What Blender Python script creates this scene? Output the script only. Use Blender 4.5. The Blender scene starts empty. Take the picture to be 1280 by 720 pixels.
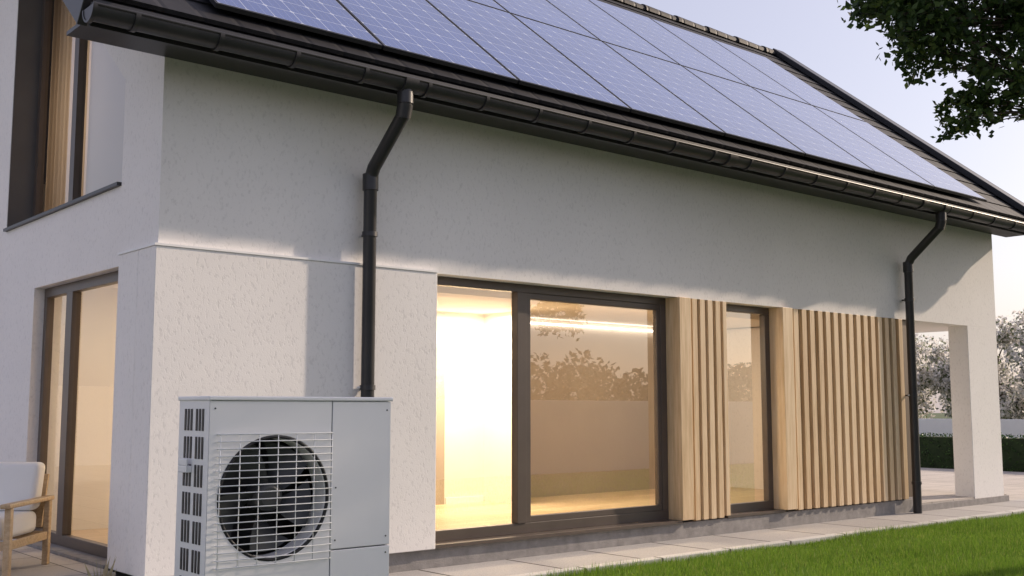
import bpy, math, random
import numpy as np
from mathutils import Vector, Matrix
random.seed(7); rng=np.random.default_rng(7)
sc=bpy.context.scene
sc.view_settings.view_transform='Standard'; sc.view_settings.look='None'; sc.view_settings.exposure=0; sc.view_settings.gamma=1
COL=sc.collection
# ---------------------------------------------------------------- materials
def newmat(name):
    m=bpy.data.materials.new(name); m.use_nodes=True
    nt=m.node_tree; b=nt.nodes['Principled BSDF']; return m,nt,b
def N(nt,t,**k):
    n=nt.nodes.new(t)
    for a,v in k.items():
        if a in n.inputs.keys(): n.inputs[a].default_value=v
        else: setattr(n,a,v)
    return n
def L(nt,a,b): nt.links.new(a,b)
def pos(nt):
    return N(nt,'ShaderNodeNewGeometry').outputs['Position']
def ramp(nt,fac,stops):
    r=N(nt,'ShaderNodeValToRGB'); L(nt,fac,r.inputs[0])
    e=r.color_ramp.elements
    while len(e)<len(stops): e.new(0.5)
    for i,(p,c) in enumerate(stops):
        e[i].position=p; e[i].color=(*c,1) if len(c)==3 else c
    return r.outputs[0]
def noise(nt,vec,scale,detail=4,rough=.55):
    n=N(nt,'ShaderNodeTexNoise'); n.inputs['Scale'].default_value=scale; n.inputs['Detail'].default_value=detail; n.inputs['Roughness'].default_value=rough
    L(nt,vec,n.inputs['Vector']); return n.outputs['Fac']
def mth(nt,op,a,b=None):
    n=N(nt,'ShaderNodeMath',operation=op)
    for i,v in enumerate((a,b)):
        if v is None: continue
        if isinstance(v,(int,float)): n.inputs[i].default_value=v
        else: L(nt,v,n.inputs[i])
    return n.outputs[0]
def bump(nt,b,h,strength,dist):
    n=N(nt,'ShaderNodeBump'); n.inputs['Strength'].default_value=strength; n.inputs['Distance'].default_value=dist
    L(nt,h,n.inputs['Height']); L(nt,n.outputs[0],b.inputs['Normal'])
def simple(name,c1,c2,scale,rough=.5,metal=0,bs=0,bd=.002,bscale=None,spec=.5):
    m,nt,b=newmat(name); p=pos(nt)
    f=noise(nt,p,scale); L(nt,ramp(nt,f,[(.3,c1),(.7,c2)]),b.inputs['Base Color'])
    b.inputs['Roughness'].default_value=rough; b.inputs['Metallic'].default_value=metal
    b.inputs['Specular IOR Level'].default_value=spec
    if bs: bump(nt,b,noise(nt,p,bscale or scale*4),bs,bd)
    return m
def stucco(name,c1,c2,bd=.0018):
    m,nt,b=newmat(name); p=pos(nt)
    f=noise(nt,p,.8,5)
    mp=N(nt,'ShaderNodeMapping'); mp.inputs['Scale'].default_value=(1,1,.6); mp.inputs['Rotation'].default_value=(0.3,.6,0)
    L(nt,p,mp.inputs['Vector'])
    n1=noise(nt,mp.outputs[0],38,5,.62)
    r1=ramp(nt,n1,[(.34,(0,0,0)),(.48,(1,1,1))])
    r2=ramp(nt,n1,[(.32,(.88,.88,.88)),(.46,(1,1,1))])
    mx=N(nt,'ShaderNodeMix',data_type='RGBA',blend_type='MULTIPLY'); mx.inputs[0].default_value=1
    L(nt,ramp(nt,f,[(.3,c1),(.7,c2)]),mx.inputs[6]); L(nt,r2,mx.inputs[7])
    L(nt,mx.outputs[2],b.inputs['Base Color'])
    b.inputs['Roughness'].default_value=.92; b.inputs['Specular IOR Level'].default_value=.2
    n2=noise(nt,p,150,3,.6)
    h=mth(nt,'ADD',r1,mth(nt,'MULTIPLY',n2,1.0))
    bump(nt,b,h,.35,bd)
    return m
M_st=stucco('stucco',(.79,.77,.755),(.84,.82,.805))
M_white=simple('white_trim',(.8,.8,.8),(.84,.84,.84),5,.5)
M_dark=simple('dark_metal',(.022,.022,.026),(.032,.031,.035),3,.38,bs=.15,bscale=60,bd=.001)
M_reveal=simple('reveal_metal',(.11,.105,.105),(.13,.125,.125),3,.5)
M_frame=simple('bronze_frame',(.085,.066,.056),(.10,.078,.066),4,.36)
def mk_tile():
    m,nt,b=newmat('roof_tile'); p=pos(nt)
    b.inputs['Roughness'].default_value=.6; b.inputs['Specular IOR Level'].default_value=.25
    f=noise(nt,p,6,4); L(nt,ramp(nt,f,[(.3,(.014,.014,.017)),(.7,(.026,.026,.03))]),b.inputs['Base Color'])
    s=N(nt,'ShaderNodeSeparateXYZ'); L(nt,p,s.inputs[0])
    w=mth(nt,'PINGPONG',mth(nt,'MULTIPLY',s.outputs[0],1/.3),.5)
    bump(nt,b,mth(nt,'MINIMUM',mth(nt,'MULTIPLY',w,8),1),.6,.012); return m
M_tile=mk_tile()
def wood(name,c1,c2,c3,axis='Z',scale=1,rough=.5,plank=None):
    m,nt,b=newmat(name); p=pos(nt)
    mp=N(nt,'ShaderNodeMapping'); s=[18*scale]*3; s['XYZ'.index(axis)]=1.2*scale; mp.inputs['Scale'].default_value=s
    L(nt,p,mp.inputs['Vector'])
    f=noise(nt,mp.outputs[0],1.6,6,.65)
    oi=N(nt,'ShaderNodeNewGeometry').outputs['Random Per Island']
    ff=mth(nt,'ADD',f,mth(nt,'MULTIPLY',mth(nt,'SUBTRACT',oi,.5),.3))
    L(nt,ramp(nt,ff,[(.28,c1),(.5,c2),(.72,c3)]),b.inputs['Base Color'])
    b.inputs['Roughness'].default_value=rough
    bump(nt,b,f,.25,.002); return m
M_slat=wood('oak_cladding',(.52,.36,.20),(.66,.49,.30),(.74,.58,.39))
M_slatb=wood('oak_gap_shade',(.07,.045,.027),(.10,.065,.04),(.13,.085,.05))  # backing colour darkened to paint the shade between the slats
M_chairw=wood('chair_wood',(.36,.24,.13),(.48,.34,.2),(.56,.41,.26),'X',2)
def mk_floor():
    m,nt,b=newmat('oak_floor'); p=pos(nt)
    br=N(nt,'ShaderNodeTexBrick'); br.inputs['Scale'].default_value=1; br.inputs['Brick Width'].default_value=1.6; br.inputs['Row Height'].default_value=.16
    br.inputs['Mortar Size'].default_value=.003; br.inputs['Color1'].default_value=(.56,.41,.26,1); br.inputs['Color2'].default_value=(.70,.54,.37,1); br.inputs['Mortar'].default_value=(.2,.13,.08,1)
    L(nt,p,br.inputs['Vector'])
    mp=N(nt,'ShaderNodeMapping'); mp.inputs['Scale'].default_value=(1.5,22,1); L(nt,p,mp.inputs['Vector'])
    f=noise(nt,mp.outputs[0],1.5,5)
    mix=N(nt,'ShaderNodeMix',data_type='RGBA',blend_type='MULTIPLY'); mix.inputs[0].default_value=.5
    L(nt,br.outputs[0],mix.inputs[6]); L(nt,ramp(nt,f,[(.3,(.7,.7,.7)),(.7,(1,1,1))]),mix.inputs[7]); L(nt,mix.outputs[2],b.inputs['Base Color'])
    b.inputs['Roughness'].default_value=.32; return m
M_floor=mk_floor()
M_plinth=simple('plinth_concrete',(.21,.20,.195),(.31,.295,.285),9,.9,bs=.6,bscale=60,bd=.006)
M_int=simple('interior_paint',(.76,.72,.66),(.80,.76,.70),1,.8)
M_int2=simple('interior_taupe',(.36,.30,.245),(.40,.34,.28),1,.75)
def mk_cloth(name,c,tr):
    m,nt,b=newmat(name); b.inputs['Base Color'].default_value=(*c,1); b.inputs['Roughness'].default_value=.95
    p=pos(nt); bump(nt,b,noise(nt,p,300,2),.2,.001)
    t=N(nt,'ShaderNodeBsdfTranslucent'); t.inputs[0].default_value=(*c,1)
    mx=N(nt,'ShaderNodeMixShader'); mx.inputs[0].default_value=tr
    L(nt,b.outputs[0],mx.inputs[1]); L(nt,t.outputs[0],mx.inputs[2]); L(nt,mx.outputs[0],nt.nodes['Material Output'].inputs[0]); return m
M_curt=mk_cloth('warm_curtain',(.68,.57,.46),.4)
M_blind=mk_cloth('roller_blind',(.82,.80,.79),.3)
M_pump=simple('pump_enamel',(.79,.79,.80),(.82,.82,.83),3,.42,bs=.05,bscale=200,bd=.0005)
M_black=simple('pump_black',(.01,.01,.012),(.02,.02,.024),10,.45)
M_fan=simple('fan_blade',(.035,.037,.042),(.05,.053,.057),10,.35)
M_wire=simple('grille_wire',(.76,.77,.78),(.8,.81,.82),10,.4)
M_cush=simple('cushion_fabric',(.76,.75,.73),(.81,.80,.78),3,.95,bs=.3,bscale=400,bd=.001)
M_bark=simple('bark',(.05,.035,.025),(.12,.09,.065),12,.9,bs=.8,bscale=40,bd=.02)
M_gravel=simple('gravel',(.25,.23,.21),(.42,.39,.35),30,.95,bs=.8,bd=.02,bscale=60)
def mk_paving(name,sx,sy,c1,c2,joint=.03,ox=0,oy=0):
    m,nt,b=newmat(name); p=pos(nt)
    s=N(nt,'ShaderNodeSeparateXYZ'); L(nt,p,s.inputs[0])
    def edge(o,sz,off):
        return mth(nt,'PINGPONG',mth(nt,'DIVIDE',mth(nt,'ADD',o,off),sz),.5)
    ex=mth(nt,'MULTIPLY',edge(s.outputs[0],sx,ox),sx); ey=mth(nt,'MULTIPLY',edge(s.outputs[1],sy,oy),sy)
    e=mth(nt,'MINIMUM',ex,ey); jm=mth(nt,'GREATER_THAN',e,joint*.2)
    cell=N(nt,'ShaderNodeTexWhiteNoise',noise_dimensions='1D')
    L(nt,mth(nt,'FLOOR',mth(nt,'DIVIDE',mth(nt,'ADD',s.outputs[0],ox),sx)),cell.inputs['W'])
    n1=noise(nt,p,70,4,.7); n2=noise(nt,p,1.5,4)
    col=ramp(nt,n1,[(.3,c1),(.7,c2)])
    mix=N(nt,'ShaderNodeMix',data_type='RGBA',blend_type='MULTIPLY'); mix.inputs[0].default_value=.5
    L(nt,col,mix.inputs[6]); L(nt,ramp(nt,mth(nt,'ADD',mth(nt,'MULTIPLY',n2,.6),mth(nt,'MULTIPLY',cell.outputs[0],.4)),[(.2,(.55,.55,.55)),(.7,(1,1,1))]),mix.inputs[7])
    mix2=N(nt,'ShaderNodeMix',data_type='RGBA'); L(nt,jm,mix2.inputs[0]); mix2.inputs[6].default_value=(.07,.065,.06,1); L(nt,mix.outputs[2],mix2.inputs[7])
    L(nt,mix2.outputs[2],b.inputs['Base Color']); b.inputs['Roughness'].default_value=.88
    bump(nt,b,mth(nt,'ADD',mth(nt,'MULTIPLY',jm,2),n1),.5,.004); return m
M_path=mk_paving('path_slabs',1.0,40,(.28,.27,.27),(.50,.485,.48),.08,ox=.3,oy=20)
M_pave=mk_paving('terrace_slabs',.6,.6,(.42,.38,.345),(.54,.50,.46))
M_kerb=mk_paving('kerb_stone',1.0,40,(.46,.45,.44),(.60,.59,.575),.08,ox=.2,oy=20)
M_ground=simple('ground_grass',(.03,.055,.012),(.05,.085,.02),3,.95,bs=.5,bd=.02,bscale=40)
def leafmat(name,stops,trans=.35,rough=.5):
    m,nt,b=newmat(name)
    r=N(nt,'ShaderNodeNewGeometry').outputs['Random Per Island']
    c=ramp(nt,r,stops); L(nt,c,b.inputs['Base Color']); b.inputs['Roughness'].default_value=rough
    b.inputs['Specular IOR Level'].default_value=.3
    t=N(nt,'ShaderNodeBsdfTranslucent'); L(nt,c,t.inputs[0])
    mx=N(nt,'ShaderNodeMixShader'); mx.inputs[0].default_value=trans
    out=nt.nodes['Material Output']; L(nt,b.outputs[0],mx.inputs[1]); L(nt,t.outputs[0],mx.inputs[2]); L(nt,mx.outputs[0],out.inputs[0])
    return m
M_leaf=leafmat('tree_leaf',[(0,(.022,.045,.012)),(.6,(.042,.08,.018)),(1,(.10,.15,.035))],.4)
M_hedge=leafmat('hedge_leaf',[(0,(.02,.05,.012)),(.6,(.04,.09,.02)),(1,(.07,.14,.03))],.2)
M_blos=leafmat('blossom',[(0,(.10,.14,.06)),(.22,(.22,.24,.16)),(.35,(.72,.69,.66)),(1,(.86,.83,.81))],.45)
M_far=leafmat('far_leaf',[(0,(.10,.095,.06)),(.6,(.15,.14,.10)),(1,(.22,.20,.15))],.3)
M_grass=leafmat('grass_blade',[(0,(.09,.17,.018)),(.5,(.15,.27,.03)),(.9,(.21,.34,.045)),(1,(.34,.34,.11))],.4,.5)
M_straw=leafmat('straw_blade',[(0,(.4,.34,.22)),(.5,(.5,.44,.3)),(1,(.3,.3,.16))],.3,.6)
def mk_glass(name,tint=(1,1,1),k=1.7,rough=0.0):
    m=bpy.data.materials.new(name); m.use_nodes=True; nt=m.node_tree; nt.nodes.remove(nt.nodes['Principled BSDF'])
    t=N(nt,'ShaderNodeBsdfTransparent'); t.inputs[0].default_value=(*tint,1)
    g=N(nt,'ShaderNodeBsdfGlossy'); g.inputs['Roughness'].default_value=rough
    f=N(nt,'ShaderNodeFresnel'); f.inputs[0].default_value=1.5
    mm=mth(nt,'MINIMUM',mth(nt,'MULTIPLY',f.outputs[0],k),1.0)
    mx=N(nt,'ShaderNodeMixShader'); L(nt,mm,mx.inputs[0]); L(nt,t.outputs[0],mx.inputs[1]); L(nt,g.outputs[0],mx.inputs[2])
    L(nt,mx.outputs[0],nt.nodes['Material Output'].inputs[0]); return m
M_glass=mk_glass('coated_glass',(.92,.91,.89),4.8)
M_glass2=mk_glass('window_glass',(.90,.90,.89),1.7)
def mk_emit(name,c,s):
    m=bpy.data.materials.new(name); m.use_nodes=True; nt=m.node_tree; b=nt.nodes['Principled BSDF']
    b.inputs['Emission Color'].default_value=(*c,1); b.inputs['Emission Strength'].default_value=s; return m
M_led=mk_emit('led_strip',(1,.90,.78),11)
def mk_pv():
    m,nt,b=newmat('pv_cells')
    uv=N(nt,'ShaderNodeUVMap').outputs[0]
    s=N(nt,'ShaderNodeSeparateXYZ'); L(nt,uv,s.inputs[0])
    def cell(o,n):
        x=mth(nt,'ADD',mth(nt,'MULTIPLY',o,n),0)
        return mth(nt,'PINGPONG',x,.5)
    cx=cell(s.outputs[0],6); cy=cell(s.outputs[1],10)
    line=mth(nt,'LESS_THAN',mth(nt,'MINIMUM',cx,cy),.015)
    dia=mth(nt,'LESS_THAN',mth(nt,'ADD',cx,cy),.11)
    bb=mth(nt,'PINGPONG',mth(nt,'MULTIPLY',s.outputs[0],18),.5)
    bus=mth(nt,'MULTIPLY',mth(nt,'LESS_THAN',bb,.03),.3)
    k=mth(nt,'MAXIMUM',mth(nt,'MAXIMUM',line,dia),bus)
    p=pos(nt); f=noise(nt,p,.9,3)
    base=ramp(nt,f,[(.3,(.03,.065,.23)),(.7,(.045,.09,.30))])
    mx=N(nt,'ShaderNodeMix',data_type='RGBA'); L(nt,k,mx.inputs[0]); L(nt,base,mx.inputs[6]); mx.inputs[7].default_value=(.42,.47,.6,1)
    L(nt,mx.outputs[2],b.inputs['Base Color']); b.inputs['Roughness'].default_value=.2; b.inputs['IOR'].default_value=1.5
    b.inputs['Coat Weight'].default_value=.6; b.inputs['Coat Roughness'].default_value=.08
    return m
M_pv=mk_pv()
# ---------------------------------------------------------------- helpers
def empty(name,loc=(0,0,0)):
    e=bpy.data.objects.new(name,None); e.location=loc; COL.objects.link(e); return e
def obj(name,verts,faces,mat,parent=None,smooth=False,bevel=0):
    me=bpy.data.meshes.new(name); me.from_pydata([tuple(v) for v in verts],[],faces); me.update()
    if mat: me.materials.append(mat)
    o=bpy.data.objects.new(name,me); COL.objects.link(o)
    if parent: o.parent=parent; o.matrix_parent_inverse=Matrix.Translation(-parent.location)
    if smooth: me.polygons.foreach_set('use_smooth',[True]*len(me.polygons))
    if bevel:
        md=o.modifiers.new('b','BEVEL'); md.width=bevel; md.segments=2; md.limit_method='ANGLE'
    return o
BF=[(0,3,2,1),(4,5,6,7),(0,1,5,4),(1,2,6,5),(2,3,7,6),(3,0,4,7)]
def bv(x0,x1,y0,y1,z0,z1): return [(x0,y0,z0),(x1,y0,z0),(x1,y1,z0),(x0,y1,z0),(x0,y0,z1),(x1,y0,z1),(x1,y1,z1),(x0,y1,z1)]
def box(name,x0,x1,y0,y1,z0,z1,mat,parent=None,bevel=0): return obj(name,bv(x0,x1,y0,y1,z0,z1),BF,mat,parent,bevel=bevel)
def boxes(name,lst,mat,parent=None,bevel=0,xf=None):
    V=[];F=[]
    for b in lst:
        o=len(V); vs=bv(*b)
        if xf: vs=[xf(*v) for v in vs]
        V+=vs; F+=[tuple(i+o for i in f) for f in BF]
    return obj(name,V,F,mat,parent,bevel=bevel)
def prism(name,poly,x0,x1,mat,parent=None):
    n=len(poly); V=[(x0,y,z) for y,z in poly]+[(x1,y,z) for y,z in poly]
    F=[tuple(range(n))[::-1],tuple(range(n,2*n))]+[(i,(i+1)%n,n+(i+1)%n,n+i) for i in range(n)]
    return obj(name,V,F,mat,parent)
def tube(name,paths,mat,parent=None,res=6,cyc=False):
    cu=bpy.data.curves.new(name,'CURVE'); cu.dimensions='3D'; cu.bevel_depth=1; cu.bevel_resolution=res; cu.use_fill_caps=True
    for pts,rad in paths:
        s=cu.splines.new('POLY'); s.points.add(len(pts)-1)
        for i,p in enumerate(pts):
            s.points[i].co=(*p,1); s.points[i].radius=rad[i] if hasattr(rad,'__len__') else rad
        s.use_smooth=True
    cu.materials.append(mat)
    o=bpy.data.objects.new(name,cu); COL.objects.link(o)
    if parent: o.parent=parent; o.matrix_parent_inverse=Matrix.Translation(-parent.location)
    return o
def fastmesh(name,V,nper,mat,parent=None):
    n=len(V)//nper; me=bpy.data.meshes.new(name)
    me.vertices.add(len(V)); me.vertices.foreach_set('co',np.asarray(V,dtype=np.float32).ravel())
    me.loops.add(len(V)); me.loops.foreach_set('vertex_index',np.arange(len(V),dtype=np.int32))
    me.polygons.add(n); me.polygons.foreach_set('loop_start',np.arange(0,len(V),nper,dtype=np.int32))
    me.update(calc_edges=True); me.validate(); me.materials.append(mat)
    o=bpy.data.objects.new(name,me); COL.objects.link(o)
    if parent: o.parent=parent; o.matrix_parent_inverse=Matrix.Translation(-parent.location)
    return o
def leaves(C,size,var=.35,flat=0.0):
    n=len(C); a=rng.normal(size=(n,3)); a/=np.linalg.norm(a,axis=1)[:,None]
    b=rng.normal(size=(n,3)); b-= (b*a).sum(1)[:,None]*a; b/=np.linalg.norm(b,axis=1)[:,None]
    s=(size*(1+var*rng.uniform(-1,1,n)))[:,None]
    V=np.stack([C-a*s*.5, C+b*s*.28-a*s*.05, C+a*s*.5, C-b*s*.28-a*s*.05],axis=1)
    return V.reshape(-1,3)
# ---------------------------------------------------------------- house
H=empty('house',(3.255,7.9,0))
ZT=lambda y:4.15+.81*(y-7.25)
ZU=lambda y:ZT(y)-.22
YR=12.1
boxes('front_wall',[(3.255,16.5,7.9,8.2,2.64,4.13)],M_st,H)
boxes('corner_wall',[(3.225,5.84,7.87,8.2,.2,2.64),(3.225,3.555,8.2,8.6,.2,2.64)],M_st,H,bevel=.006)
boxes('plaster_trim',[(3.215,5.84,7.86,7.9,2.64,2.658),(3.215,3.255,7.9,8.6,2.64,2.658)],M_white,H)
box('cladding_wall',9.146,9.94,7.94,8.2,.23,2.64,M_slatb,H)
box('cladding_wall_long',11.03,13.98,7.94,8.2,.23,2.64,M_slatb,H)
boxes('plinth',[(3.27,13.98,7.93,8.2,-.1,.2)],M_plinth,H,bevel=.005)
boxes('window_sill',[(5.845,9.14,7.88,8.06,.203,.232),(9.945,11.03,7.91,8.06,.203,.232)],M_frame,H)
boxes('end_wall',[(13.6,13.98,8.2,14.5,.0,2.64)],M_st,H)
boxes('terrace_column',[(15.6,16.5,7.9,8.2,.1,2.64)],M_st,H,bevel=.006)
boxes('terrace_column_rear',[(16.1,16.5,15.6,16.2,.1,2.64)],M_st,H)
box('terrace_ceiling',13.98,16.5,8.2,16.3,2.64,2.75,M_st,H)
box('terrace_base',13.985,16.62,7.88,16.3,-.1,.12,M_plinth,H,bevel=.005)
box('terrace_tile',13.985,16.6,7.91,16.28,.12,.14,M_pave,H)
prism('gable_wall_a',[(7.9,4.13),(8.2,4.13),(8.2,ZU(8.2)),(7.9,ZU(7.9))],3.255,3.555,M_st,H)
prism('gable_wall_b',[(8.2,2.64),(8.68,2.64),(8.68,ZU(8.68)),(8.2,ZU(8.2))],3.255,3.555,M_st,H)
prism('gable_wall_c',[(8.68,2.64),(11.79,2.64),(11.79,3.22),(8.68,3.22)],3.255,3.555,M_st,H)
prism('gable_wall_d',[(8.68,4.1),(11.79,6.62),(11.79,ZU(11.79)),(8.68,ZU(8.68))],3.255,3.555,M_st,H)
prism('gable_wall_e',[(11.79,2.64),(16.3,2.64),(16.3,ZU(2*YR-16.3)),(YR,ZU(YR)),(11.79,ZU(11.79))],3.255,3.555,M_st,H)
box('gable_wall_f',3.255,3.555,10.79,16.3,0,2.64,M_st,H)
box('gable_wall_g',3.255,3.555,8.6,10.79,2.56,2.64,M_st,H)
box('gable_step',3.2,3.56,8.6,10.79,.0,.225,M_plinth,H)
box('rear_wall',3.555,16.5,16.0,16.3,2.76,4.6,M_st,H)
prism('far_gable_wall',[(8.2,2.76),(16.0,2.76),(16.0,ZU(2*YR-16.0)),(YR,ZU(YR)),(8.2,ZU(8.2))],16.2,16.5,M_st,H)
box('rear_wall_lower',3.555,13.6,14.5,14.7,0,2.64,M_st,H)
box('upper_sill',3.22,3.56,8.69,11.78,3.222,3.25,M_dark,H)
fx0,fx1=3.50,3.57
box('upper_frame_bottom',fx0,fx1,8.69,11.78,3.25,3.33,M_frame,H)
box('upper_frame_side',fx0,fx1,11.70,11.785,3.33,6.5,M_frame,H)
box('upper_frame_near',fx0,fx1,8.685,8.76,3.33,4.12,M_frame,H)
box('upper_frame_mullion',fx0-.01,fx1,10.55,10.67,3.33,5.62,M_frame,H)
prism('upper_frame_top',[(8.685,4.02),(11.79,6.535),(11.79,6.62),(8.685,4.10)],fx0,fx1,M_frame,H)
prism('upper_reveal_far',[(11.782,3.25),(11.79,3.25),(11.79,6.6),(11.782,6.6)],3.26,3.5,M_reveal,H)
obj('upper_glass',[(3.54,8.7,3.3),(3.54,11.75,3.3),(3.54,11.75,6.55),(3.54,8.7,4.08)],[(3,2,1,0)],M_glass2,H)
box('upper_floor',3.556,16.19,8.2,15.99,2.762,2.9,M_floor,H)
box('upper_back_wall',7.0,7.1,8.25,15.9,2.9,4.4,M_int,H)
box('roller_blind',3.62,3.625,8.4,10.58,3.0,6.0,M_blind,H)
V=[];F=[]
for i in range(61):
    y=10.66+i*.022; x=3.70+.03*math.sin(i*1.15)
    V+= [(x,y,2.95),(x,y,6.6)]
    if i: F.append((2*i-2,2*i,2*i+1,2*i-1))
obj('curtain',V,F,M_curt,H,True)
gx0,gx1=3.35,3.42
boxes('garden_door_frame',[(gx0,gx1,8.6,10.79,.226,.32),(gx0,gx1,8.6,10.79,2.47,2.56),(gx0,gx1,8.6,8.68,.32,2.47),(gx0,gx1,10.71,10.79,.32,2.47),(gx0-.01,gx1,9.98,10.14,.32,2.47)],M_frame,H,bevel=.004)
obj('garden_door_glass',[(3.385,8.66,.3),(3.385,10.75,.3),(3.385,10.75,2.5),(3.385,8.66,2.5)],[(3,2,1,0)],M_glass2,H)
def win(x0,x1,mull,name):
    yf0,yf1=8.06,8.14
    L_=[(x0,x1,yf0,yf1,.232,.33),(x0,x1,yf0,yf1,2.56,2.64),(x0,x0+.09,yf0,yf1,.33,2.56),(x1-.09,x1,yf0,yf1,.33,2.56)]
    if mull: L_+=[(mull-.085,mull+.03,yf0-.012,yf1,.33,2.56),(mull+.036,mull+.095,yf0,yf1,.33,2.56),
                  (mull+.095,x1-.09,yf0+.01,yf1-.01,.33,.39),(mull+.095,x1-.09,yf0+.01,yf1-.01,2.50,2.56),(x1-.14,x1-.09,yf0+.01,yf1-.01,.39,2.50)]
    boxes(name+'_frame',L_,M_frame,H,bevel=.004)
    obj(name+'_glass',[(x0+.05,8.1,.3),(x1-.05,8.1,.3),(x1-.05,8.1,2.6),(x0+.05,8.1,2.6)],[(0,1,2,3)],M_glass,H)
win(5.842,9.12,7.03,'patio_window'); win(9.965,11.0,None,'narrow_window')
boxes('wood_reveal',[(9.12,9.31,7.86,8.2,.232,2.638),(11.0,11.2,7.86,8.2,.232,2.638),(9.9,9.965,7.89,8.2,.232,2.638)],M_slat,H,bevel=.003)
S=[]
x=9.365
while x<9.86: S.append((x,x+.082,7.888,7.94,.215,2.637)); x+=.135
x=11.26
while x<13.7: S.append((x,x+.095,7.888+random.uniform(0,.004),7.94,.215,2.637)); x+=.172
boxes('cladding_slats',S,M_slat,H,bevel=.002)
# interior
box('interior_floor',3.556,13.6,8.2,14.5,.1,.225,M_floor,H)
boxes('interior_ceiling',[(3.556,13.6,8.2,14.5,2.66,2.75)],M_int,H)
box('interior_back_wall',3.556,9.2,11.2,11.3,.225,2.66,M_int,H)
box('interior_dim_wall',9.2,13.6,11.25,11.35,.225,2.66,M_int2,H)  # darker wall colour stands in for dimmer light in this half
box('added_light_baffle',9.08,9.18,10.5,11.2,.225,2.66,M_int,H)  # added wall stub that blocks the main lamp from the darker half
box('interior_bulkhead',5.9,13.6,8.62,8.9,2.56,2.66,M_int,H)
box('interior_door',7.75,8.42,11.17,11.2,.225,2.25,M_int2,H)
box('skirting',8.46,9.07,11.185,11.2,.225,.3,M_white,H)
boxes('led_strip',[(6.2,13.4,8.905,8.93,2.60,2.625)],M_led,H)
boxes('led_cove',[(9.4,13.5,11.2,11.23,2.58,2.6)],M_led,H)
def alight(name,loc,sx,sy,w,c,rot=(0,0,0)):
    l=bpy.data.lights.new(name,'AREA'); l.shape='RECTANGLE'; l.size=sx; l.size_y=sy; l.energy=w; l.color=c
    o=bpy.data.objects.new(name,l); o.location=loc; o.rotation_euler=rot; COL.objects.link(o); o.parent=H; o.matrix_parent_inverse=Matrix.Translation(-H.location)
alight('ceiling_lamp',(8.3,10.5,2.62),1.2,.6,190,(1,.80,.54))
alight('ceiling_lamp_b',(11.0,9.9,2.62),2.6,.4,42,(1,.78,.52))
alight('ceiling_lamp_c',(4.9,9.9,2.62),1.5,.6,26,(1,.82,.60))
alight('bedroom_lamp',(5.0,11,4.6),1.0,1.0,36,(1,.80,.58),(0,math.radians(60),0))
# roof
TH=math.atan(.81); cs,sn=math.cos(TH),math.sin(TH)
Y0=7.36
def sl(x,s,n): return (x,Y0+s*cs-n*sn,ZT(Y0)+s*sn+n*cs)
SR=(YR-Y0)/cs
RX0,RX1=2.5,17.0
prism('roof_deck',[(Y0,ZT(Y0)-.02),(YR,ZT(YR)-.02),(2*YR-Y0,ZT(Y0)-.02),(2*YR-Y0,ZT(Y0)-.22),(YR,ZT(YR)-.22),(Y0,ZT(Y0)-.2)],RX0,RX1,M_dark,H)
V=[];F=[]
nc=17; cl=SR/nc
for side in (0,1):
  for i in range(nc):
    s0=i*cl; s1=s0+cl+.03
    pts=[(s0,.0),(s0,.035),(s1 if i<nc-1 else SR,.02),(s1 if i<nc-1 else SR,.0)]
    o=len(V)
    for x in (RX0+.02,RX1-.02):
        for s,n in pts:
            p=sl(x,s,n); V.append(p if side==0 else (p[0],2*YR-p[1],p[2]))
    F+=[(o,o+1,o+2,o+3),(o+4,o+7,o+6,o+5)]+[(o+a,o+(a+1)%4,o+4+(a+1)%4,o+4+a) for a in range(4)]
obj('roof_tiles',V,F,M_tile,H)
boxes('verge_trim',[(RX1-.02,RX1+.05,-.03,SR,-.22,.13),(RX1-.26,RX1-.02,-.03,SR,.04,.13),(RX0-.05,RX0+.02,-.03,SR,-.22,.13),(RX0+.02,RX0+.26,-.03,SR,.04,.13)],M_dark,H,xf=sl,bevel=.008)
V=[];F=[];x=RX0
while x<RX1-.1:
    o=len(V);k=10
    for xx,r in ((x,.125),(x+.86,.105)):
        for j in range(k+1):
            a=math.pi*(j/k)*1.1-.05*math.pi
            V.append((xx,YR-math.cos(a)*r*1.25,ZT(YR)-.03+math.sin(a)*r))
    V.append((x,YR,ZT(YR)-.03)); c=len(V)-1
    for j in range(k):
        F.append((o+j,o+j+1,o+k+2+j,o+k+1+j)); F.append((c,o+j,o+j+1))
    x+=.82
obj('ridge_caps',V,F,M_tile,H)
boxes('soffit',[(RX0+.02,RX1-.02,7.42,7.9,4.10,4.13)],M_dark,H)
boxes('fascia',[(RX0+.01,RX1-.01,7.385,7.42,4.03,4.22)],M_dark,H)
boxes('gable_soffit',[(RX0+.03,3.255,.1,SR-.1,-.25,-.222),(16.5,RX1-.03,.1,SR-.1,-.25,-.222)],M_dark,H,xf=sl)
# gutter
GY,GZ,GR=7.285,4.125,.092
def halfshell(V,F,x0,x1,r,t):
    k=16; o=len(V)
    for x in (x0,x1):
        for rr in (r,r-t):
            for j in range(k+1):
                a=math.pi+math.pi*j/k
                V.append((x,GY+math.cos(a)*rr,GZ+math.sin(a)*rr))
    m=k+1
    for j in range(k):
        F.append((o+j,o+j+1,o+2*m+j+1,o+2*m+j)); F.append((o+m+j,o+3*m+j,o+3*m+j+1,o+m+j+1))
        F.append((o+j,o+m+j,o+m+j+1,o+j+1)); F.append((o+2*m+j,o+2*m+j+1,o+3*m+j+1,o+3*m+j))
    F.append((o,o+2*m,o+3*m,o+m)); F.append((o+k,o+m+k,o+3*m+k,o+2*m+k))
V=[];F=[]
halfshell(V,F,2.46,17.05,GR,.004)
x=2.75
while x<17: halfshell(V,F,x,x+.035,GR+.012,.0118); x+=.62
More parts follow.
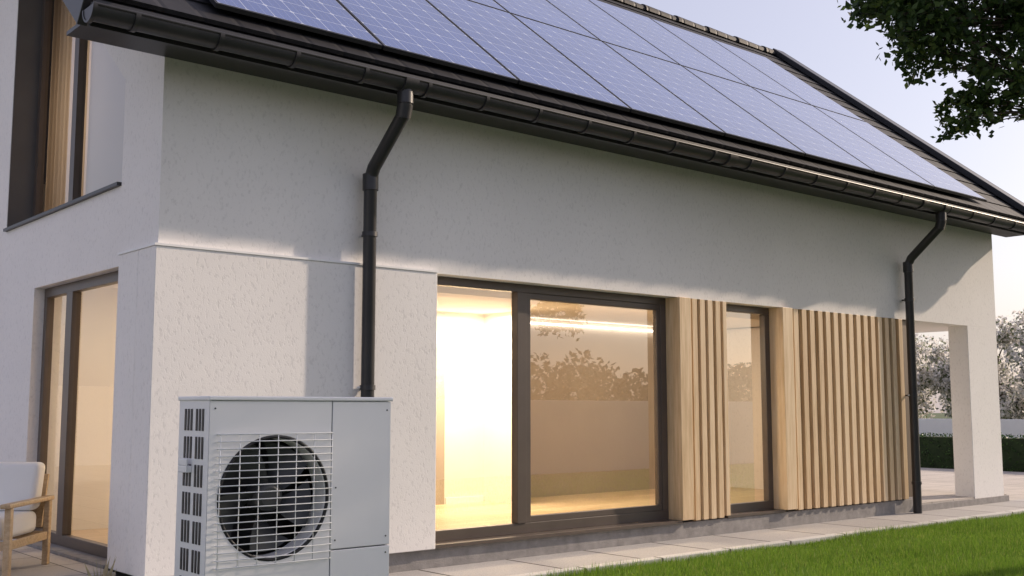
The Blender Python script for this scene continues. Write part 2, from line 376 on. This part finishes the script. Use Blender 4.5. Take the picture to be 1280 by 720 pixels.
for x in (2.455,5.0,9.2,13.2,13.75): halfshell(V,F,x,x+.13 if x>3 else x+.03,GR+.016,.0155)
o=obj('gutter',V,F,M_dark,H,True)
md=o.modifiers.new('e','EDGE_SPLIT'); md.split_angle=math.radians(40)
tube('gutter_bead',[([(2.46,GY-GR,GZ),(17.05,GY-GR,GZ)],.012)],M_dark,H)
k=12
V=[(2.46,GY,GZ)]+[(2.46,GY+math.cos(math.pi+math.pi*j/k)*GR,GZ+math.sin(math.pi+math.pi*j/k)*GR) for j in range(k+1)]
obj('gutter_end_cap',V,[tuple(range(len(V)))],M_dark,H)
for xp in (5.06,13.8):
    yw=7.79
    pts=[(xp,GY,4.06),(xp,GY,3.9),(xp,GY+.03,3.84),(xp,yw-.05,3.47),(xp,yw,3.38),(xp,yw,.02)]
    tube('downpipe',[(pts,.057)],M_dark,H,8)
    tube('downpipe_collar',[([(xp,GY,4.05),(xp,GY,3.93)],.068),([(xp,yw,3.42),(xp,yw,3.28)],.068),([(xp,yw,1.62),(xp,yw,1.58)],.066),([(xp,yw,2.92),(xp,yw,2.88)],.066),([(xp,yw,.45),(xp,yw,.41)],.066),
        ([(xp,GY-.003,3.93),(xp,GY+.03,3.82)],.066)],M_dark,H,8)
    boxes('downpipe_clip',[(xp-.012,xp+.012,yw,7.95,1.59,1.61),(xp-.012,xp+.012,yw,7.95,2.89,2.91)],M_dark,H)
    tube('clip_screw',[([(xp-.09,yw+.02,1.6),(xp-.05,yw+.02,1.6)],.009)],M_white,H)
# ---------------------------------------------------------------- solar panels
SP=empty('solar_panels',(9.4,7.5,4.4))
frames=[];Vg=[];Fg=[];UV=[]
for r,(a,b) in enumerate(((.17,2.61),(2.635,5.075))):
    for i in range(8):
        x0=3.43+i*1.5+.01; x1=x0+1.48
        frames.append((x0,x1,a,b,.075,.112))
        o=len(Vg); g=.018
        Vg+=[sl(x0+g,a+g,.1145),sl(x1-g,a+g,.1145),sl(x1-g,b-g,.1145),sl(x0+g,b-g,.1145)]
        Fg.append((o,o+1,o+2,o+3)); UV+=[(0,0),(1,0),(1,1),(0,1)]
boxes('panel_frames',frames,M_dark,SP,xf=sl)
boxes('mounting_rails',[(3.45,15.4,s,s+.04,.047,.074) for s in (.6,2.1,3.1,4.6)],M_wire,SP,xf=sl)
g=obj('panel_glass',Vg,Fg,M_pv,SP)
uvl=g.data.uv_layers.new(name='UVMap')
for i,u in enumerate(UV): uvl.data[i].uv=u
# ---------------------------------------------------------------- heat pump
HP=empty('heat_pump',(2.99,5.38,0))
hx0,hx1,hy0,hy1,hz0,hz1=2.44,3.54,5.2,5.56,.25,1.468
cxp,czp,rr=2.817,.965,.305
seam=3.152
def ringplate(name,x0,x1,z0,z1,y,mat):
    angs=sorted(set([2*math.pi*i/72 for i in range(72)]+[math.atan2(z-czp,x-cxp)%(2*math.pi) for x in (x0,x1) for z in (z0,z1)]))
    V=[];F=[]
    for a in angs:
        c,s=math.cos(a),math.sin(a)
        t=min([((x1 if c>0 else x0)-cxp)/c if abs(c)>1e-9 else 9, ((z1 if s>0 else z0)-czp)/s if abs(s)>1e-9 else 9])
        V+=[(cxp+c*t,y,czp+s*t),(cxp+c*(rr+.02),y,czp+s*(rr+.02)),(cxp+c*rr,y+.02,czp+s*rr),(cxp+c*rr,y+.14,czp+s*rr)]
    n=len(angs)
    for i in range(n):
        j=(i+1)%n
        for k in range(3): F.append((4*i+k,4*i+k+1,4*j+k+1,4*j+k))
    return obj(name,V,F,mat,HP)
ringplate('front_panel',hx0+.002,seam-.003,hz0,hz1-.003,hy0,M_pump)
boxes('front_service_panel',[(seam+.003,hx1-.002,hy0,hy0+.03,.672,hz1-.003),(seam+.003,hx1-.002,hy0,hy0+.03,hz0,.666)],M_pump,HP,bevel=.004)
boxes('casing',[(hx0,hx0+.012,hy0+.003,hy1,hz0,hz1),(hx1-.012,hx1,hy0+.031,hy1,hz0,hz1),(hx0+.012,hx1-.012,hy1-.012,hy1,hz0,hz1),(hx0+.012,hx1-.012,hy0+.035,hy1-.012,hz0,hz0+.02)],M_pump,HP)
box('inner_bulkhead',seam-.02,seam+.02,hy0+.031,hy1-.012,hz0+.02,hz1,M_black,HP)
box('lid',hx0-.008,hx1+.008,hy0-.010,hy1+.01,hz1,hz1+.022,M_pump,HP,bevel=.006)
box('coil',hx0+.02,seam-.03,hy1-.06,hy1-.03,hz0+.03,hz1-.03,M_black,HP)
tube('opening_lip',[([(cxp+math.cos(a)*(rr+.01),hy0+.004,czp+math.sin(a)*(rr+.01)) for a in [2*math.pi*i/72 for i in range(73)]],.009)],M_black,HP,3)
V=[];F=[]
for b in range(5):
    a0=b*2*math.pi/5+.3; o=len(V); nr,na=6,8
    for i in range(nr+1):
        r=.06+(.285-.06)*i/nr
        for j in range(na+1):
            w=.75+.2*i/nr; a=a0+w*(j/na)+.3*i/nr
            V.append((cxp+math.cos(a)*r,hy0+.08+.10*(j/na)*(1-.35*i/nr),czp+math.sin(a)*r))
    for i in range(nr):
        for j in range(na):
            p=o+i*(na+1)+j; F.append((p,p+1,p+na+2,p+na+1))
obj('fan_blades',V,F,M_fan,HP,True)
tube('fan_hub',[([(cxp,hy0+.05,czp),(cxp,hy0+.06,czp),(cxp,hy0+.20,czp)],[.05,.075,.075])],M_fan,HP,10)
W=.332; yg=hy0-.028; P=[]
n=18
for i in range(n+1):
    z=czp-W+2*W*i/n
    P.append(([(cxp-W,hy0-.002,z),(cxp-W+.008,yg,z),(cxp+W-.008,yg,z),(cxp+W,hy0-.002,z)],.0029))
for i in range(7):
    x=cxp-W+.008+(2*W-.016)*i/6
    P.append(([(x,hy0-.002,czp-W),(x,yg+.004,czp-W+.004),(x,yg+.004,czp+W-.004),(x,hy0-.002,czp+W)],.0029))
tube('fan_grille',P,M_wire,HP,2)
S=[]
for c in range(2):
    for r_ in range(8):
        zb=.32+r_*.142; yb=hy0+.06+c*.135
        for q in range(3):
            S.append((hx0-.004,hx0+.001,yb+q*.036,yb+q*.036+.022,zb,zb+.112))
boxes('side_vent_slots',S,M_black,HP,bevel=.003)
boxes('side_handle',[(hx0-.03,hx0,hy0+.19,hy0+.29,1.10,1.135),(hx0-.03,hx0-.02,hy0+.19,hy0+.29,1.135,1.17)],M_pump,HP,bevel=.004)
tube('screws',[([(x,hy0-.003,z),(x,hy0+.004,z)],.0045) for x,z in ((hx1-.03,hz1-.05),(hx1-.03,.72),(seam+.03,.72),(hx0+.03,hz1-.04),(hx1-.03,.63),(seam+.03,1.0))],M_fan,HP,3)
boxes('feet',[(hx0+.12,hx0+.22,hy0-.03,hy1+.03,.05,hz0),(hx1-.22,hx1-.12,hy0-.03,hy1+.03,.05,hz0)],M_black,HP)
box('base_slab',hx0-.15,hx1+.15,hy0-.15,hy1+.15,-.05,.05,M_plinth,HP,bevel=.01)
# ---------------------------------------------------------------- ground
box('ground',-300,300,-300,300,-.6,-.02,M_ground)
box('garden_path',1.5,24.4,7.1,7.928,-.1,.03,M_path)
box('path_kerb',1.5,24.4,6.98,7.096,-.1,.045,M_kerb,None,bevel=.008)
box('driveway_paving',16.625,24.4,7.93,40,-.1,.025,M_pave)
box('terrace_paving',-13.95,3.195,8.32,24,-.1,.2,M_pave,None,bevel=.006)
box('gravel_bed',-13,3.2,7.94,8.31,-.1,.01,M_gravel)
def blades(n,x0,x1,y0,y1,h0,h1,w,z=-.02,lean=.5):
    x=rng.uniform(x0,x1,n);y=rng.uniform(y0,y1,n)
    h=rng.uniform(h0,h1,n)*(0.8+.3*np.sin(x*2.1+y*1.3)*np.sin(y*3.1-x*.7)); a=rng.uniform(0,2*math.pi,n); ww=w*rng.uniform(.6,1.2,n)/2
    l=rng.uniform(0,lean,n)*h; b=rng.uniform(0,2*math.pi,n)
    B=np.stack([x,y,np.full(n,z)],1); d=np.stack([np.cos(a)*ww,np.sin(a)*ww,0*a],1)
    T=B+np.stack([np.cos(b)*l,np.sin(b)*l,h],1)
    return np.stack([B-d,B+d,T],1).reshape(-1,3)
V=np.concatenate([blades(200000,5,16,4.3,6.97,.03,.085,.008),blades(6000,5,20,6.9,7.0,.06,.12,.007),blades(50000,16,24.3,3.5,6.97,.04,.09,.014),blades(50000,-4,24,-1.5,4.3,.04,.09,.018),blades(12000,-4,5,4.3,6.97,.04,.09,.014)])
c=V.reshape(-1,3,3)[:,0]; keep=~((c[:,0]>2.28)&(c[:,0]<3.7)&(c[:,1]>5.04)&(c[:,1]<5.72))
fastmesh('lawn',V.reshape(-1,3,3)[keep].reshape(-1,3),3,M_grass)
V=[]
for cx,cy in ((3.03,8.15),):
    n=26
    a=rng.uniform(0,2*math.pi,n); h=rng.uniform(.2,.38,n); l=h*rng.uniform(.05,.4,n)
    B=np.stack([cx+rng.normal(0,.03,n),cy+rng.normal(0,.02,n),np.zeros(n)],1)
    d=np.stack([-np.sin(a),np.cos(a),0*a],1)*.0014
    T=B+np.stack([np.cos(a)*l,np.sin(a)*l*.6,h],1)
    Mi=B+np.stack([np.cos(a)*l*.35,np.sin(a)*l*.2,h*.6],1)
    V.append(np.stack([B-d,B+d,T,Mi-d*1.2],1).reshape(-1,3))
fastmesh('ornamental_grass',np.concatenate(V),4,M_straw)
# ---------------------------------------------------------------- chair
CH=empty('lounge_chair',(2.86,9.25,.2))
f=Vector((-.62,-.785,0)).normalized(); w=Vector((-.785,.62,0)).normalized()
def ch(a,b,z):
    p=Vector((2.97,9.13,.2))+f*a+w*b; return (p.x,p.y,.2+z)
boxes('legs',[(0,.06,0,.045,0,.50),(.74,.80,0,.045,0,.50),(0,.06,.675,.72,0,.50),(.74,.80,.675,.72,0,.50)],M_chairw,CH,bevel=.006,xf=ch)
boxes('armrests',[(-.02,.84,-.01,.065,.502,.535),(-.02,.84,.655,.73,.502,.535)],M_chairw,CH,bevel=.008,xf=ch)
boxes('seat_rails',[(.06,.74,.005,.04,.20,.26),(.06,.74,.68,.715,.20,.26),(.742,.778,.045,.675,.20,.26),(.01,.05,.045,.675,.20,.26)],M_chairw,CH,bevel=.004,xf=ch)
def cushion(name,a0,a1,b0,b1,z0,z1,lean=0):
    def xf(a,b,z): return ch(a-lean*(z-z0),b,z)
    o=boxes(name,[(a0,a1,b0,b1,z0,z1)],M_cush,CH,xf=xf)
    m=o.modifiers.new('b','BEVEL'); m.width=.05; m.segments=4
    o.data.polygons.foreach_set('use_smooth',[True]*6)
cushion('seat_cushion',.10,.80,.068,.652,.26,.43)
cushion('back_cushion',.04,.22,.068,.652,.43,.80,.25)
boxes('back_frame',[(.0,.03,.07,.65,.29,.7)],M_chairw,CH,xf=lambda a,b,z:ch(a-.25*(z-.29),b,z))
# ---------------------------------------------------------------- garden walls / hedge
box('garden_wall',-14,34,-2.1,-1.9,-.1,1.6,M_st,None,bevel=.01)
box('garden_wall',-14.2,-14,-2.1,24,-.1,1.9,M_st,None,bevel=.01)  # unseen wall added to cut green reflections in the gable glass
box('garden_wall',-14.2,3.2,24.01,24.2,-.1,1.9,M_st,None,bevel=.01)  # added out of view, replaces reflected lawn in the garden door glass
box('boundary_wall',28,28.2,-1.9,60,-.1,1.14,M_white,None,bevel=.01)
HG=empty('hedge',(25.2,15,0))
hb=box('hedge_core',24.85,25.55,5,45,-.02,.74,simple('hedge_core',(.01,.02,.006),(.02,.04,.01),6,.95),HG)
n=50000
C=np.stack([rng.uniform(24.75,25.65,n),rng.uniform(4.9,45,n),rng.uniform(0,.82,n)],1)
C[:,2]+=np.where(rng.random(n)<.1,.05,0)
edge=(C[:,0]<24.95)|(C[:,2]>.68)
fastmesh('hedge_leaves',leaves(C[edge],.06),4,M_hedge,HG)
# unseen trees added beyond the garden wall to darken the glass reflection
C=[]
for i in range(50):
    cx=-20+i*1.5+rng.uniform(-.5,.5); h=rng.uniform(1.6,2.1); r=rng.uniform(1.3,1.8)
    d=rng.normal(size=(800,3)); d/=np.linalg.norm(d,axis=1)[:,None]
    C.append(np.array([cx,-20+rng.uniform(-1,1),h])+d*np.array([r,r,h])*rng.uniform(.5,1,(800,1)))
fastmesh('reflection_trees',leaves(np.concatenate(C),.3),4,M_far)
# ---------------------------------------------------------------- trees
def grow(base,lobes,trunk_r,mat,leafsize,per,name,top,fork):
    T=empty(name,base); P=[]
    b=Vector(base); t=Vector(top); fk=b.lerp(t,fork)
    P.append(([b,b.lerp(t,.1)+Vector((.02,.01,0)),fk,t],[trunk_r*1.35,trunk_r,trunk_r*.75,trunk_r*.3]))
    C=[]
    for (cx,cy,cz,r) in lobes:
        c=Vector((cx,cy,cz)); s=fk.lerp(t,random.uniform(.0,.8))
        mid=s.lerp(c,.5)+Vector((random.uniform(-.15,.15),random.uniform(-.15,.15),.15+random.uniform(0,.2)))*min(1,(c-s).length*.4)
        P.append(([s,s.lerp(mid,.55)+Vector((0,0,.04)),mid,c],[trunk_r*.35,trunk_r*.25,trunk_r*.17,trunk_r*.06]))
        nt_=int(14+r*18)
        for k in range(nt_):
            d=Vector(rng.normal(size=3)); d.normalize(); e=c+Vector((d.x,d.y,d.z*.8))*r*random.uniform(.45,1.0)
            st=mid.lerp(c,random.uniform(.3,1))
            P.append(([st,st.lerp(e,.5)+Vector((0,0,.05*r)),e],[trunk_r*.06,trunk_r*.035,trunk_r*.015]))
            m=int(per*r); 
            q=rng.normal(size=(m,3))*r*.17+np.array(e)
            C.append(q)
            tt=rng.random((m//2,1)); C.append(np.array(st)*(1-tt)+np.array(e)*tt+rng.normal(size=(m//2,3))*.06*r)
    tube('branches',P,M_bark,T,2)
    fastmesh('leaves',leaves(np.concatenate(C),leafsize),4,mat,T)
    return T
lob=[(9.62,5.5,5.40,.42),(9.95,5.3,4.95,.42),(10.2,5.1,4.32,.36),(10.5,4.8,4.65,.42),(10.3,4.95,5.5,.6),(10.9,4.6,5.3,.6),(9.75,5.3,5.2,.5),
     (11.1,4.25,2.85,.45),(11.2,4.15,3.3,.4),(11.3,4.2,3.9,.45),(11.5,4.4,5.9,.9),(12.2,4.0,5.0,.8),(12.6,4.3,6.6,1.0),(13.6,3.6,5.6,1.0),(14.2,3.6,7.3,1.2),(15.6,3.0,6.6,1.2),(14.8,2.4,5.6,1.1),(16.2,2.6,5.4,.9),(13.4,2.8,6.7,1.0),(10.2,4.9,6.3,.6)]
grow((15.0,3.2,-.05),lob,.17,M_leaf,.085,72,'tree',(14.2,3.4,6.6),.42)
for (tx,ty,h) in ((31.5,13.0,4.2),(32.5,15.6,4.6),(31.0,18.3,4.3),(33,21.5,4.6),(33,10.4,4.2),(36,14.5,3.8),(36,18,3.8)):
    lb=[(tx+random.uniform(-1.1,1.1),ty+random.uniform(-1.2,1.2),random.uniform(1.2,h-.5),random.uniform(.55,.85)) for _ in range(12)]
    grow((tx,ty,-.05),lb,.09,M_blos,.12,42,'blossom_tree',(tx,ty,h-.8),.3)
# ---------------------------------------------------------------- light
EL=math.radians(25); PH=math.radians(14)
sd=Vector((math.cos(PH)*math.cos(EL),-math.sin(PH)*math.cos(EL),math.sin(EL)))
l=bpy.data.lights.new('sun','SUN'); l.energy=5; l.angle=math.radians(1.0); l.color=(1,.81,.63)
so=bpy.data.objects.new('sun',l); so.rotation_euler=(-sd).to_track_quat('-Z','Y').to_euler(); COL.objects.link(so)
w_=bpy.data.worlds.new('World'); sc.world=w_; w_.use_nodes=True; nt=w_.node_tree
sky=nt.nodes.new('ShaderNodeTexSky'); sky.sky_type='NISHITA'; sky.sun_disc=False; sky.sun_elevation=EL; sky.sun_rotation=math.atan2(sd.x,sd.y)
sky.air_density=1.0; sky.dust_density=2.8; sky.ozone_density=2.0
haze=N(nt,'ShaderNodeMix',data_type='RGBA'); haze.inputs[0].default_value=.42; haze.inputs[7].default_value=(6.1,5.45,6.35,1)
L(nt,sky.outputs[0],haze.inputs[6])
bg=nt.nodes['Background']; bg.inputs[1].default_value=.15; L(nt,haze.outputs[2],bg.inputs[0])
# ---------------------------------------------------------------- camera
cam=bpy.data.cameras.new('camera'); cam.lens=38.45; cam.sensor_width=36; cam.clip_end=1500; cam.clip_start=.05
co=bpy.data.objects.new('camera',cam); co.location=(0,0,1.43); co.rotation_euler=(math.radians(90+6.26),0,math.radians(-40.5)); COL.objects.link(co)
sc.camera=co
